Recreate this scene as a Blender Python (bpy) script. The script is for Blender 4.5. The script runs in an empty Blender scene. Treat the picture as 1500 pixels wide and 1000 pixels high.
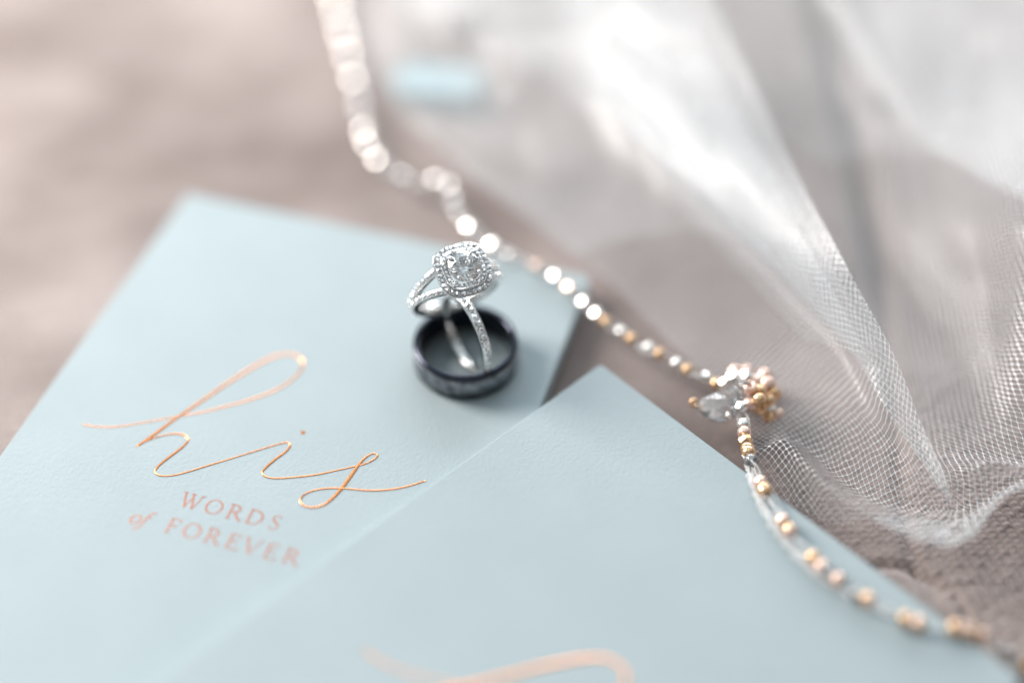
import bpy, bmesh, math, random
import numpy as np
from mathutils import Vector, Matrix
random.seed(4)
rng = np.random.default_rng(7)
S = bpy.context.scene
C = S.collection
MM = 0.001            # everything below is written in millimetres

# ------------------------------------------------------------------ camera
HC, PITCH, LENS = 212.0, math.radians(46), 50.0
FPX = LENS / 36 * 1500
cam = bpy.data.cameras.new('camera'); co = bpy.data.objects.new('camera', cam); C.objects.link(co)
cam.lens = LENS; cam.sensor_width = 36; cam.clip_start = 0.005; cam.clip_end = 20
co.location = (0, 0, HC * MM); co.rotation_euler = (math.pi / 2 - PITCH, 0, 0)
cam.dof.use_dof = True; cam.dof.focus_distance = 0.2668; cam.dof.aperture_fstop = 1.88
S.camera = co

def at(px, py, h=0.0):
    """point of the scene at height h (mm) seen at pixel px,py of the 1500x1000 frame"""
    x = (px - 750) / FPX; y = -(py - 500) / FPX
    d = np.array([x, math.cos(PITCH) + y * math.sin(PITCH), -math.sin(PITCH) + y * math.cos(PITCH)])
    return np.array([0, 0, HC]) + d * (h - HC) / d[2]

# ------------------------------------------------------------------ light
w = bpy.data.worlds.new('World'); S.world = w; w.use_nodes = True
# the white room: bright on the window side, dimmer behind the photographer
bg = w.node_tree.nodes['Background']; bg.inputs[1].default_value = 1.0
wn, wl = w.node_tree.nodes.new, w.node_tree.links.new
wt = wn('ShaderNodeTexCoord'); wd_ = wn('ShaderNodeVectorMath'); wd_.operation = 'DOT_PRODUCT'; wd_.inputs[1].default_value = (-.42, .62, .66)
wl(wt.outputs['Generated'], wd_.inputs[0])
wr = wn('ShaderNodeValToRGB'); wl(wd_.outputs['Value'], wr.inputs[0])
wr.color_ramp.elements[0].position = .0; wr.color_ramp.elements[0].color = (.17, .165, .16, 1)
wr.color_ramp.elements[1].position = .80; wr.color_ramp.elements[1].color = (.64, .76, .83, 1)
# invented soft-edged lighter and darker blocks all round, added for contrast in reflections
wv = wn('ShaderNodeTexVoronoi'); wv.feature = 'SMOOTH_F1'; wv.inputs['Scale'].default_value = 3.4; wv.inputs['Smoothness'].default_value = .12
wl(wt.outputs['Generated'], wv.inputs['Vector'])
ws = wn('ShaderNodeSeparateColor'); wl(wv.outputs['Color'], ws.inputs[0])
wm = wn('ShaderNodeMapRange'); wm.inputs[1].default_value = .2; wm.inputs[2].default_value = .8; wm.inputs[3].default_value = .30; wm.inputs[4].default_value = 1.75
wl(ws.outputs[0], wm.inputs[0])
wx = wn('ShaderNodeVectorMath'); wx.operation = 'SCALE'; wl(wr.outputs[0], wx.inputs[0]); wl(wm.outputs[0], wx.inputs['Scale'])
wl(wx.outputs[0], bg.inputs[0])
def area(name, loc, target, sx, sy, power, col):
    l = bpy.data.lights.new(name, 'AREA'); l.shape = 'RECTANGLE'; l.size = sx * MM; l.size_y = sy * MM
    l.energy = power; l.color = col
    o = bpy.data.objects.new(name, l); C.objects.link(o)
    o.location = Vector(loc) * MM
    o.rotation_euler = (Vector(target) * MM - o.location).to_track_quat('-Z', 'Y').to_euler()
    return o
KEY = np.array([-500., 420., 350.])
area('window_light', KEY, (0, 200, 0), 250, 340, 6.6, (1.0, 0.94, 0.89))
BACK = np.array([120., 1350., 360.])
area('back_fill_light', BACK, (0, 250, 0), 1500, 460, 18.0, (0.95, 0.98, 1.0))  # unseen lamp added behind to brighten the veil, blanket sheen and foil
S.view_settings.view_transform = 'Standard'; S.view_settings.look = 'None'
S.view_settings.exposure = 0.07; S.view_settings.gamma = 1.0
S.render.engine = 'CYCLES'
cy = S.cycles
cy.max_bounces = 14; cy.transmission_bounces = 12; cy.transparent_max_bounces = 24; cy.glossy_bounces = 8
cy.sample_clamp_indirect = 12; cy.use_denoising = True
cy.caustics_reflective = False; cy.caustics_refractive = False

# ------------------------------------------------------------------ materials
def mat(name, col=(.8, .8, .8), rough=.5, metal=0., **kw):
    m = bpy.data.materials.new(name); m.use_nodes = True
    b = m.node_tree.nodes['Principled BSDF']
    b.inputs['Base Color'].default_value = (*col, 1); b.inputs['Roughness'].default_value = rough
    b.inputs['Metallic'].default_value = metal
    for k, v in kw.items():
        b.inputs[k.replace('_', ' ')].default_value = v
    return m
def nodes(m):
    nt = m.node_tree; return nt, nt.nodes['Principled BSDF'], nt.nodes.new, nt.links.new
def noise_bump(m, scale, strength, dist, detail=4, rough=.6, col_var=None, stretch=(1, 1, 1)):
    nt, b, N, Lk = nodes(m)
    tc = N('ShaderNodeTexCoord'); mp = N('ShaderNodeMapping'); mp.inputs['Scale'].default_value = stretch
    Lk(tc.outputs['Object'], mp.inputs[0])
    n = N('ShaderNodeTexNoise'); n.inputs['Scale'].default_value = scale; n.inputs['Detail'].default_value = detail
    n.inputs['Roughness'].default_value = rough; Lk(mp.outputs[0], n.inputs['Vector'])
    bp = N('ShaderNodeBump'); bp.inputs['Strength'].default_value = strength; bp.inputs['Distance'].default_value = dist * MM
    Lk(n.outputs['Fac'], bp.inputs['Height']); Lk(bp.outputs[0], b.inputs['Normal'])
    if col_var:
        mx = N('ShaderNodeMix'); mx.data_type = 'RGBA'
        n2 = N('ShaderNodeTexNoise'); n2.inputs['Scale'].default_value = col_var[2]; n2.inputs['Detail'].default_value = 5
        Lk(tc.outputs['Object'], n2.inputs['Vector'])
        rp = N('ShaderNodeMapRange'); rp.inputs[1].default_value = .35; rp.inputs[2].default_value = .65
        Lk(n2.outputs['Fac'], rp.inputs[0]); Lk(rp.outputs[0], mx.inputs[0])
        mx.inputs[6].default_value = (*col_var[0], 1); mx.inputs[7].default_value = (*col_var[1], 1)
        Lk(mx.outputs[2], b.inputs['Base Color'])
    return m

M = {}
M['paper'] = noise_bump(mat('pale_blue_card', (.372, .434, .456), .8, Specular_IOR_Level=.25), 1500, .8, .13, 6, .62,
                        ((.366, .430, .451), (.382, .446, .468), 60))
M['pages'] = noise_bump(mat('cream_paper', (.80, .76, .68), .8), 400, .3, .05, 3, .5, stretch=(1, 1, 14))
M['foil'] = noise_bump(mat('copper_foil', (.86, .35, .14), .27, 1.0), 1500, .3, .03, 3)
M['foil_pink'] = noise_bump(mat('rose_foil', (.74, .34, .25), .3, 1.0), 1500, .2, .02, 3)
M['silver'] = mat('polished_white_gold', (.80, .80, .79), .13, 1.0)
M['tungsten'] = noise_bump(mat('brushed_dark_tungsten', (.15, .158, .17), .33, 1.0), 900, .5, .06, 5, .7,
                           ((.11, .12, .135), (.34, .36, .38), 420), stretch=(1, 1, 1))
M['tungsten_pol'] = mat('polished_black_tungsten', (.05, .055, .07), .12, 1.0)
M['diamond'] = mat('diamond', (1, 1, 1), 0.0, 0., Transmission_Weight=1.0, IOR=2.4)
M['pave_stone'] = mat('small_diamonds', (.97, .97, .98), .04, .75, Transmission_Weight=.2, IOR=2.3)
M['glass'] = mat('clear_bead_glass', (1, 1, 1), .02, 0., Transmission_Weight=.85, IOR=1.5, Coat_Weight=1.0)
M['silver_bead'] = mat('silver_lined_glass', (.93, .90, .87), .10, .85, Coat_Weight=.6)
M['gold_bead'] = mat('gold_lined_glass', (.80, .50, .27), .14, .75, Coat_Weight=1.0)
M['peach_bead'] = mat('peach_lined_glass', (.90, .62, .50), .16, .6, Coat_Weight=1.0)
M['crystal'] = mat('white_crystal', (1.0, 1.0, 1.0), .01, 0., Transmission_Weight=.9, IOR=1.6, Coat_Weight=1.0)
M['thread'] = mat('clear_thread', (.95, .94, .93), .2, 0., Transmission_Weight=.12, IOR=1.4)
M['satin'] = noise_bump(mat('pale_blue_satin', (.33, .44, .47), .5, Sheen_Weight=.2), 500, .3, .1, 3)

def blanket_mat():
    m = mat('taupe_chenille', (.30, .24, .215), .95, Specular_IOR_Level=.15, Sheen_Weight=.6, Sheen_Roughness=.55)
    nt, b, N, Lk = nodes(m)
    b.inputs['Sheen Tint'].default_value = (.95, .88, .88, 1)
    tc = N('ShaderNodeTexCoord')
    a = N('ShaderNodeTexNoise'); a.inputs['Scale'].default_value = 17; a.inputs['Detail'].default_value = 4
    Lk(tc.outputs['Object'], a.inputs['Vector'])
    f = N('ShaderNodeTexNoise'); f.inputs['Scale'].default_value = 1400; f.inputs['Detail'].default_value = 5; f.inputs['Roughness'].default_value = .7
    Lk(tc.outputs['Object'], f.inputs['Vector'])
    r = N('ShaderNodeMapRange'); r.inputs[1].default_value = .35; r.inputs[2].default_value = .65; Lk(a.outputs['Fac'], r.inputs[0])
    m1 = N('ShaderNodeMix'); m1.data_type = 'RGBA'; m1.inputs[6].default_value = (.16, .118, .104, 1); m1.inputs[7].default_value = (.355, .292, .272, 1)
    Lk(r.outputs[0], m1.inputs[0])
    r2 = N('ShaderNodeMapRange'); r2.inputs[1].default_value = .3; r2.inputs[2].default_value = .7; r2.inputs[3].default_value = .72; r2.inputs[4].default_value = 1.25
    Lk(f.outputs['Fac'], r2.inputs[0])
    m2 = N('ShaderNodeVectorMath'); m2.operation = 'SCALE'; Lk(m1.outputs[2], m2.inputs[0]); Lk(r2.outputs[0], m2.inputs['Scale'])
    Lk(m2.outputs[0], b.inputs['Base Color'])
    bp = N('ShaderNodeBump'); bp.inputs['Strength'].default_value = .9; bp.inputs['Distance'].default_value = .22 * MM
    Lk(f.outputs['Fac'], bp.inputs['Height']); Lk(bp.outputs[0], b.inputs['Normal'])
    return m
M['blanket'] = blanket_mat()

def tulle_mat(cell=1.45, wd=.122):
    m = bpy.data.materials.new('white_tulle'); m.use_nodes = True
    nt = m.node_tree; N = nt.nodes.new; Lk = nt.links.new
    nt.nodes.clear()
    out = N('ShaderNodeOutputMaterial'); uv = N('ShaderNodeUVMap'); sp = N('ShaderNodeSeparateXYZ'); Lk(uv.outputs[0], sp.inputs[0])
    def mth(op, a, b=None):
        n = N('ShaderNodeMath'); n.operation = op
        for i, x in enumerate((a, b)):
            if x is None: continue
            if isinstance(x, (int, float)): n.inputs[i].default_value = x
            else: Lk(x, n.inputs[i])
        return n.outputs[0]
    # slight unevenness of the weave
    nz = N('ShaderNodeTexNoise'); nz.inputs['Scale'].default_value = .35; Lk(uv.outputs[0], nz.inputs['Vector'])
    wob = mth('MULTIPLY', mth('SUBTRACT', nz.outputs['Fac'], .5), .9)
    k = 1 / (cell * 1.0)
    u = mth('MULTIPLY', mth('ADD', sp.outputs[0], wob), k); v = mth('MULTIPLY', sp.outputs[1], k * .86)
    a = mth('ABSOLUTE', mth('SUBTRACT', mth('FRACT', mth('ADD', u, v)), .5))
    b = mth('ABSOLUTE', mth('SUBTRACT', mth('FRACT', mth('SUBTRACT', u, v)), .5))
    # knots: threads thicken where both run together
    kn = mth('MULTIPLY', mth('MULTIPLY', a, b), .20)
    mask = mth('GREATER_THAN', mth('ADD', mth('MAXIMUM', a, b), kn), .5 - wd / 2 + .035)
    df = N('ShaderNodeBsdfDiffuse'); df.inputs[0].default_value = (.81, .845, .87, 1)
    tl = N('ShaderNodeBsdfTranslucent'); tl.inputs[0].default_value = (.81, .845, .87, 1)
    gl = N('ShaderNodeBsdfGlossy'); gl.inputs[0].default_value = (.9, .9, .9, 1); gl.inputs['Roughness'].default_value = .35
    tr = N('ShaderNodeBsdfTransparent')
    x1 = N('ShaderNodeMixShader'); x1.inputs[0].default_value = .3; Lk(df.outputs[0], x1.inputs[1]); Lk(tl.outputs[0], x1.inputs[2])
    x2 = N('ShaderNodeMixShader'); x2.inputs[0].default_value = .12; Lk(x1.outputs[0], x2.inputs[1]); Lk(gl.outputs[0], x2.inputs[2])
    x3 = N('ShaderNodeMixShader'); Lk(mask, x3.inputs[0]); Lk(tr.outputs[0], x3.inputs[1]); Lk(x2.outputs[0], x3.inputs[2])
    Lk(x3.outputs[0], out.inputs[0])
    return m
M['tulle'] = tulle_mat(); M['tulle_fold'] = tulle_mat(1.45, .108)

# ------------------------------------------------------------------ helpers
def mk(name, V, F, m, smooth=False):
    me = bpy.data.meshes.new(name)
    V = np.asarray(V, float) * MM
    me.from_pydata([tuple(v) for v in V], [], [tuple(int(i) for i in f) for f in F])
    me.materials.append(m)
    if smooth:
        me.polygons.foreach_set('use_smooth', [True] * len(me.polygons))
    me.update()
    return me
def link(name, me, parent=None, loc=None, rot=None):
    """loc in world mm; things' empties carry no rotation"""
    o = bpy.data.objects.new(name, me); C.objects.link(o)
    L = Vector(loc if loc is not None else (0, 0, 0)) * MM
    if parent is not None:
        o.parent = parent; q = parent
        while q is not None:
            L = L - q.location; q = q.parent
    o.location = L
    if rot is not None: o.rotation_euler = rot.to_euler() if isinstance(rot, Matrix) else rot
    return o
def part(name, V, F, m, parent, smooth=False):
    """vertices in world mm, origin at the middle of the piece"""
    V = np.asarray(V, float); c = V.mean(0)
    return link(name, mk(name, V - c, F, m, smooth), parent, c)
def thing(name, label, cat, loc, group=None):
    o = bpy.data.objects.new(name, None); C.objects.link(o); o.location = Vector(loc) * MM
    o.empty_display_size = .01
    o['label'] = label; o['category'] = cat
    if group: o['group'] = group
    return o
def grid(nx, ny, wrap_x=False, wrap_y=False, off=0):
    F = []
    for i in range(nx if wrap_x else nx - 1):
        for j in range(ny if wrap_y else ny - 1):
            a = i * ny + j; b = ((i + 1) % nx) * ny + j
            a2 = i * ny + (j + 1) % ny; b2 = ((i + 1) % nx) * ny + (j + 1) % ny
            F.append((off + a, off + b, off + b2, off + a2))
    return F
def hull(pts):
    bm = bmesh.new()
    for p in pts: bm.verts.new(tuple(float(x) * 1.0 for x in p))
    bmesh.ops.convex_hull(bm, input=bm.verts)
    bmesh.ops.dissolve_limit(bm, angle_limit=.03, verts=bm.verts, edges=bm.edges)
    for v in [v for v in bm.verts if not v.link_faces]: bm.verts.remove(v)
    bmesh.ops.recalc_face_normals(bm, faces=bm.faces)
    bm.verts.index_update()
    V = [tuple(v.co) for v in bm.verts]; F = [tuple(v.index for v in f.verts) for f in bm.faces]
    bm.free(); return np.array(V), F
def frame(x, y, z):
    return Matrix((tuple(x), tuple(y), tuple(z))).transposed()
def unit(v): v = np.asarray(v, float); return v / np.linalg.norm(v)
def catmull(P, n):
    P = np.asarray(P, float); K = len(P)
    Q = np.vstack([2 * P[0] - P[1], P, 2 * P[-1] - P[-2]])
    t = np.linspace(0, K - 1, n); i = np.minimum(t.astype(int), K - 2); f = (t - i)[:, None]
    a, b, c, d = Q[i], Q[i + 1], Q[i + 2], Q[i + 3]
    return .5 * (2 * b + (c - a) * f + (2 * a - 5 * b + 4 * c - d) * f ** 2 + (3 * b - a - 3 * c + d) * f ** 3)

# ------------------------------------------------------------------ blanket (the surface everything lies on)
def vnoise(x, y, s, seed):
    r = np.random.default_rng(seed); G = r.random((64, 64))
    X = x / s; Y = y / s; i = np.floor(X).astype(int); j = np.floor(Y).astype(int); fx = X - i; fy = Y - j
    fx = fx * fx * (3 - 2 * fx); fy = fy * fy * (3 - 2 * fy)
    g = lambda a, b: G[a % 64, b % 64]
    return (g(i, j) * (1 - fx) * (1 - fy) + g(i + 1, j) * fx * (1 - fy) + g(i, j + 1) * (1 - fx) * fy + g(i + 1, j + 1) * fx * fy) - .5
def sstep(a, b, x):
    t = np.clip((x - a) / (b - a), 0, 1); return t * t * (3 - 2 * t)
seam_pts = np.array([at(*q, 0)[:2] for q in ((1205, 20), (1240, 180), (1272, 320), (1300, 480), (1318, 640), (1328, 760), (1345, 830), (1395, 900), (1450, 985), (1490, 1080))])
def seam_x(y):
    o = np.argsort(seam_pts[:, 1]); return np.interp(y, seam_pts[o, 1], seam_pts[o, 0])
PATCH = at(1335, 950, 0)
def blanket_h(x, y):
    z = vnoise(x, y, 55, 1) * 3.0 + vnoise(x, y, 19, 2) * 1.4 + vnoise(x, y, 8, 3) * .55
    near = np.exp(-(((x + 10) / 95) ** 2 + ((y - 190) / 75) ** 2) ** 2)
    z = z * (1 - .75 * near) - .9 * near - 1.2
    d = x - seam_x(y)
    far = sstep(200, 235, y)
    z -= (1.1 + 4.2 * far) * np.exp(-(d / (1.8 + .9 * far)) ** 2)
    z += 1.2 * np.exp(-((np.abs(d) - 7) / 6) ** 2) * (.3 + far)
    # smooth rounded patch beside the book
    r = np.hypot((x - PATCH[0]) / 12.5, (y - PATCH[1]) / 17.5)
    patch = 1 - sstep(.90, 1.0, r)
    dome = 1.0 * np.sqrt(np.clip(1 - np.minimum(r, 1) ** 2, 0, 1))
    # chenille ribs following the seam
    ra, rb_ = at(1370, 796, 0)[:2], at(1420, 870, 0)[:2]; rd = (rb_ - ra) / np.linalg.norm(rb_ - ra)
    dd = (x - ra[0]) * rd[1] - (y - ra[1]) * rd[0] + vnoise(x, y, 14, 31) * 1.6; al = (x - ra[0]) * rd[0] + (y - ra[1]) * rd[1]
    ribs = dd / 1.95
    row = np.floor(ribs); fr = ribs - row - .5
    wob = vnoise(x, y, 5, 5) * .5
    along = al / 1.25 + row * .5 + wob
    fa = along - np.floor(along) - .5
    jit = np.sin(row * 12.9898 + np.floor(along) * 78.233) * 43758.5453; jit = jit - np.floor(jit)
    bumps = np.sqrt(np.clip(1 - (fr / .52) ** 2, 0, 1)) * (.42 + .58 * np.sqrt(np.clip(1 - (fa / .56) ** 2, 0, 1))) * (.75 + .4 * jit)
    fine = sstep(42, 50, x) * (1 - sstep(112, 123, x)) * (1 - sstep(188, 205, y)) * (.55 + .45 * sstep(-3, 1, d))
    z += .95 * bumps * fine * (1 - patch)
    z -= 1.0 * np.exp(-((r - 1.02) / .07) ** 2)
    z += patch * (dome * 1.5 + .1) + patch * vnoise(x, y, 2.2, 9) * .28
    return z
xs = np.concatenate([np.linspace(-900, -180, 40, endpoint=False), np.linspace(-180, 40, 120, endpoint=False), np.arange(40, 124, .27), np.linspace(124.5, 240, 54), np.linspace(260, 900, 30)])
ys = np.concatenate([np.linspace(-500, 90, 30, endpoint=False), np.arange(90, 112, 1.0), np.arange(112, 205, .26), np.arange(205, 420, 1.6), np.linspace(425, 1400, 60)])
X, Y = np.meshgrid(xs, ys, indexing='ij'); Z = blanket_h(X, Y)
V = np.stack([X, Y, Z], -1).reshape(-1, 3) * MM
nx, ny = len(xs), len(ys)
idx = np.arange(nx * ny).reshape(nx, ny)
F = np.stack([idx[:-1, :-1], idx[1:, :-1], idx[1:, 1:], idx[:-1, 1:]], -1).reshape(-1, 4)
def bigmesh(name, V, F, m, uv=None):
    me = bpy.data.meshes.new(name)
    me.vertices.add(len(V)); me.vertices.foreach_set('co', V.astype(np.float32).ravel())
    me.loops.add(F.size); me.loops.foreach_set('vertex_index', F.astype(np.int32).ravel())
    me.polygons.add(len(F)); me.polygons.foreach_set('loop_start', np.arange(0, F.size, 4, dtype=np.int32))
    me.update(calc_edges=True)
    me.polygons.foreach_set('use_smooth', np.ones(len(F), bool))
    if uv is not None:
        l = me.uv_layers.new(name='UVMap'); l.data.foreach_set('uv', uv[F.ravel()].astype(np.float32).ravel())
    me.materials.append(m); me.update(); return me
bl = link('blanket', bigmesh('blanket', V, F, M['blanket']))
bl['kind'] = 'structure'; bl['label'] = 'taupe chenille blanket with fine ribs under the booklets and veil'

# ------------------------------------------------------------------ vow booklets
B1H, B2H = 3.2, 6.4     # heights of the two front covers
def slab(c, e, n, u0, u1, v0, v1, z0, z1, bev=.18, rad=.9):
    """rounded-corner slab with softened edges; e,n unit vectors in plan"""
    pts = []
    for (cu, cv, a0) in ((u1 - rad, v1 - rad, 0), (u0 + rad, v1 - rad, 90), (u0 + rad, v0 + rad, 180), (u1 - rad, v0 + rad, 270)):
        for k in range(6):
            a = math.radians(a0 + k * 18); pts.append((cu, cv, math.cos(a), math.sin(a)))
    prof = [(-.0, z0 + bev), (-bev * .3, z0 + bev * .3), (-bev, z0)]
    V = []; n_ = len(pts)
    rings = [(-bev, z0), (-bev * .3, z0 + bev * .3), (0, z0 + bev), (0, z1 - bev), (-bev * .3, z1 - bev * .3), (-bev, z1)]
    for (o, z) in rings:
        for (cu, cv, ca, sa) in pts:
            u = cu + (rad + o) * ca; v = cv + (rad + o) * sa
            p = c[:2] + e * u + n * v; V.append((p[0], p[1], z))
    F = []
    for r in range(len(rings) - 1):
        for i in range(n_):
            j = (i + 1) % n_; F.append((r * n_ + i, r * n_ + j, (r + 1) * n_ + j, (r + 1) * n_ + i))
    F.append(tuple(range(n_))[::-1]); F.append(tuple((len(rings) - 1) * n_ + i for i in range(n_)))
    # orientation: make the outside consistent
    bm = bmesh.new(); vs = [bm.verts.new(v) for v in V]
    for f in F: bm.faces.new([vs[i] for i in f])
    bmesh.ops.recalc_face_normals(bm, faces=bm.faces); bm.verts.index_update()
    V = [tuple(v.co) for v in bm.verts]; F = [tuple(v.index for v in f.verts) for f in bm.faces]; bm.free()
    return V, F
def booklet(label, corner, e, W, L, ztop, thick):
    n = np.array([e[1], -e[0]])
    t = thing('vow_booklet', label, 'booklet', (*(corner[:2] + e * W / 2 + n * L / 2), ztop - thick), 'vow booklets')
    part('front_cover', *slab(corner, e, n, 0, W, 0, L, ztop - .5, ztop), M['paper'], t)
    part('back_cover', *slab(corner, e, n, 0, W, 0, L, ztop - thick, ztop - thick + .5), M['paper'], t)
    part('spine', *slab(corner, e, n, 0, .5, 1, L - 1, ztop - thick + .502, ztop - .502, .05, .2), M['paper'], t)
    k = 0; z = ztop - thick + .52
    while z < ztop - .62:
        part('page', *slab(corner, e, n, .7, W - 1.2 + .3 * math.sin(k * 2.1), .9 + .15 * math.sin(k * 1.7), L - 1, z, z + .2, .03, .5), M['pages'], t)
        z += .215; k += 1
    return t, n
b0 = at(275, 283, B1H); b1 = at(865, 405, B1H); e1 = unit((b1 - b0)[:2]); W1 = np.linalg.norm((b1 - b0)[:2])
book1, n1 = booklet('pale blue booklet lettered his words of forever in copper foil, under the rings', b0, e1, W1, 133, B1H, 3.15)
c0 = at(880, 533, B2H); c1 = at(1496, 992, B2H); e2 = unit((c1 - c0)[:2])
book2, n2 = booklet('pale blue booklet overlapping the other at the front, only a copper swash showing on it', c0, e2, 96.5, 133, B2H, 3.15)

# ---- foil lettering, drawn in each cover's own (u, v) millimetres
def to_uv(px, py): P = at(px, py, B1H); d = (P - b0)[:2]; return np.array([d @ e1, d @ n1])
def ribbon(P, Wd, z0, ramp=.03, cr=.012):
    """raised foil stroke: plan polyline P (uv), widths Wd"""
    n = len(P); T = np.gradient(P, axis=0); T /= np.linalg.norm(T, axis=1)[:, None] + 1e-9
    Nn = np.stack([-T[:, 1], T[:, 0]], 1)
    V = []; F = []
    for i in range(n):
        zz = z0 + ramp * i / n
        for k, hz in ((-1, -.03), (-.82, zz), (0, zz + cr), (.82, zz), (1, -.03)):
            q = P[i] + Nn[i] * k * Wd[i] / 2; V.append((q[0], q[1], hz))
    for i in range(n - 1):
        for k in range(4):
            a = i * 5 + k; F.append((a, a + 1, a + 6, a + 5))
    F.append((0, 1, 2, 3, 4)); b = (n - 1) * 5; F.append((b + 4, b + 3, b + 2, b + 1, b))
    return V, F
def place_uv(V, c, e, n, ztop):
    return [(c[0] + e[0] * u + n[0] * v, c[1] + e[1] * u + n[1] * v, ztop + z) for (u, v, z) in V]
z2 = lambda L: [(100 + x / 2.632, 480 + y / 2.632) for (x, y, *_) in L]
S1 = [(55, 373, 5), (110, 381, 5), (190, 381, 5), (280, 367, 5), (370, 351, 5), (440, 339, 5), (520, 325, 6), (620, 300, 7), (720, 272, 8), (800, 240, 8), (860, 203, 8), (897, 165, 8), (904, 130, 8), (880, 109, 8), (835, 102, 9), (775, 119, 11), (700, 160, 12), (620, 210, 12), (540, 265, 12), (470, 312, 12), (400, 360, 12), (330, 412, 13), (264, 457, 9)]
S2 = [(266, 455, 4), (300, 437, 5), (350, 419, 5), (400, 409, 6), (440, 411, 8), (462, 427, 9), (450, 450, 9), (420, 475, 10), (380, 505, 10), (347, 533, 9), (335, 554, 7), (352, 569, 6), (400, 569, 6), (460, 555, 6), (540, 530, 6), (640, 500, 5), (740, 469, 5), (810, 448, 5), (842, 442, 6), (855, 452, 8), (840, 475, 9), (800, 505, 10), (765, 535, 9), (748, 556, 7), (760, 573, 6), (800, 580, 6), (880, 575, 6), (960, 565, 6), (1040, 548, 5), (1100, 535, 5), (1150, 522, 5), (1185, 502, 6), (1191, 488, 6), (1172, 485, 6), (1145, 500, 8), (1120, 527, 11), (1095, 562, 14), (1060, 610, 14), (1020, 655, 12), (980, 684, 9), (935, 692, 7), (903, 682, 7), (895, 661, 6), (912, 641, 6), (950, 626, 6), (1010, 618, 6), (1080, 620, 6), (1160, 627, 6), (1240, 623, 6), (1310, 610, 6), (1378, 589, 5)]
def stroke_uv(L, n):
    P = np.array([to_uv(*q) for q in z2(L)]); Wd = np.array([l[2] for l in L], float)
    Q = catmull(np.column_stack([P, Wd[:, None] * .0545]), n); return Q[:, :2], Q[:, 2]
def script(t, L, n, c, e, nn, ztop, off=(0, 0), sc=1.0, z0=.035, nm='foil_script'):
    P, Wd = stroke_uv(L, n)
    P = P * sc + np.array(off); V, F = ribbon(P, Wd * sc, z0)
    part(nm, place_uv(V, c, e, nn, ztop), F, M['foil'], t, True)
S1 = [(x, y, w_ * (1.12 if 5 < i_ < 21 else 1.12)) for i_, (x, y, w_) in enumerate(S1)]
script(book1, S1, 150, b0, e1, n1, B1H)
script(book1, S2, 300, b0, e1, n1, B1H, z0=.075)
dc = to_uv(*z2([(905, 403)])[0])
Vd = [(dc[0] + .52 * math.cos(a) * k, dc[1] + .52 * math.sin(a) * k, z) for k, z in ((1, -.03), (.8, .06)) for a in np.linspace(0, 2 * math.pi, 16, endpoint=False)]
Fd = [(i, (i + 1) % 16, 16 + (i + 1) % 16, 16 + i) for i in range(16)] + [tuple(range(16, 32))]
part('foil_dot', place_uv(Vd, b0, e1, n1, B1H), Fd, M['foil'], book1)
# the second cover repeats the tall looped h
# placed by matching the swash start and the loop top
A1, A2 = to_uv(120, 622), to_uv(445, 522)
g = lambda px, py: np.array([(at(px, py, B2H) - c0)[:2] @ e2, (at(px, py, B2H) - c0)[:2] @ n2])
T1, T2 = g(530, 950), g(925, 985)
print('h match', A1, A2, T1, T2)
sc2 = np.linalg.norm(T2 - T1) / np.linalg.norm(A2 - A1); off2 = (T1 + T2) / 2 - (A1 + A2) / 2 * sc2
script(book2, [(x, y, w_ * 1.25) for x, y, w_ in S1], 150, c0, e2, n2, B2H, off2, sc2)
script(book2, S2[:20], 110, c0, e2, n2, B2H, off2, sc2, z0=.075)

# serif capitals: strokes (x0,y0,x1,y1,w) in cap-height units, arcs ('a',cx,cy,rx,ry,a0,a1,wthin,wthick)
th, tk = .072, .145
def serif(x, y, w=.26): return (x - w / 2, y, x + w / 2, y, .05)
G = {
 'W': (1.28, [(.10, 1, .40, 0, tk), (.40, 0, .66, .98, th), (.55, 1, .86, 0, tk), (.86, 0, 1.15, .98, th), serif(.10, .98), serif(.57, .98), serif(1.15, .98)]),
 'O': (1.06, [('a', .53, .5, .44, .47, 0, 360)]),
 'R': (.98, [(.22, 0, .22, 1, tk), ('a', .34, .74, .34, .24, -90, 90), (.22, .98, .36, .98, th), (.22, .50, .40, .50, th), (.46, .50, .90, .02, tk), serif(.22, .02), serif(.14, .98, .2), serif(.92, .02, .18)]),
 'D': (1.06, [(.22, 0, .22, 1, tk), ('a', .36, .5, .58, .47, -90, 90), (.12, .97, .38, .97, th), (.12, .03, .38, .03, th)]),
 'S': (.78, [('s',)]),
 'F': (.80, [(.22, 0, .22, 1, tk), (.12, .97, .70, .97, th), (.69, 1, .69, .78, th), (.22, .53, .55, .53, th), (.54, .62, .54, .44, th), serif(.22, .02, .30)]),
 'E': (.86, [(.22, 0, .22, 1, tk), (.12, .97, .70, .97, th), (.69, 1, .69, .80, th), (.22, .53, .56, .53, th), (.55, .62, .55, .44, th), (.12, .03, .74, .03, th), (.74, 0, .77, .24, th)]),
 'V': (1.02, [(.10, 1, .50, 0, tk), (.50, 0, .90, .98, th), serif(.10, .98), serif(.90, .98)]),
 'o': (.60, [('a', .32, .30, .25, .30, 0, 360)]),
 'f': (.60, [('f',)]),
}
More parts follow.
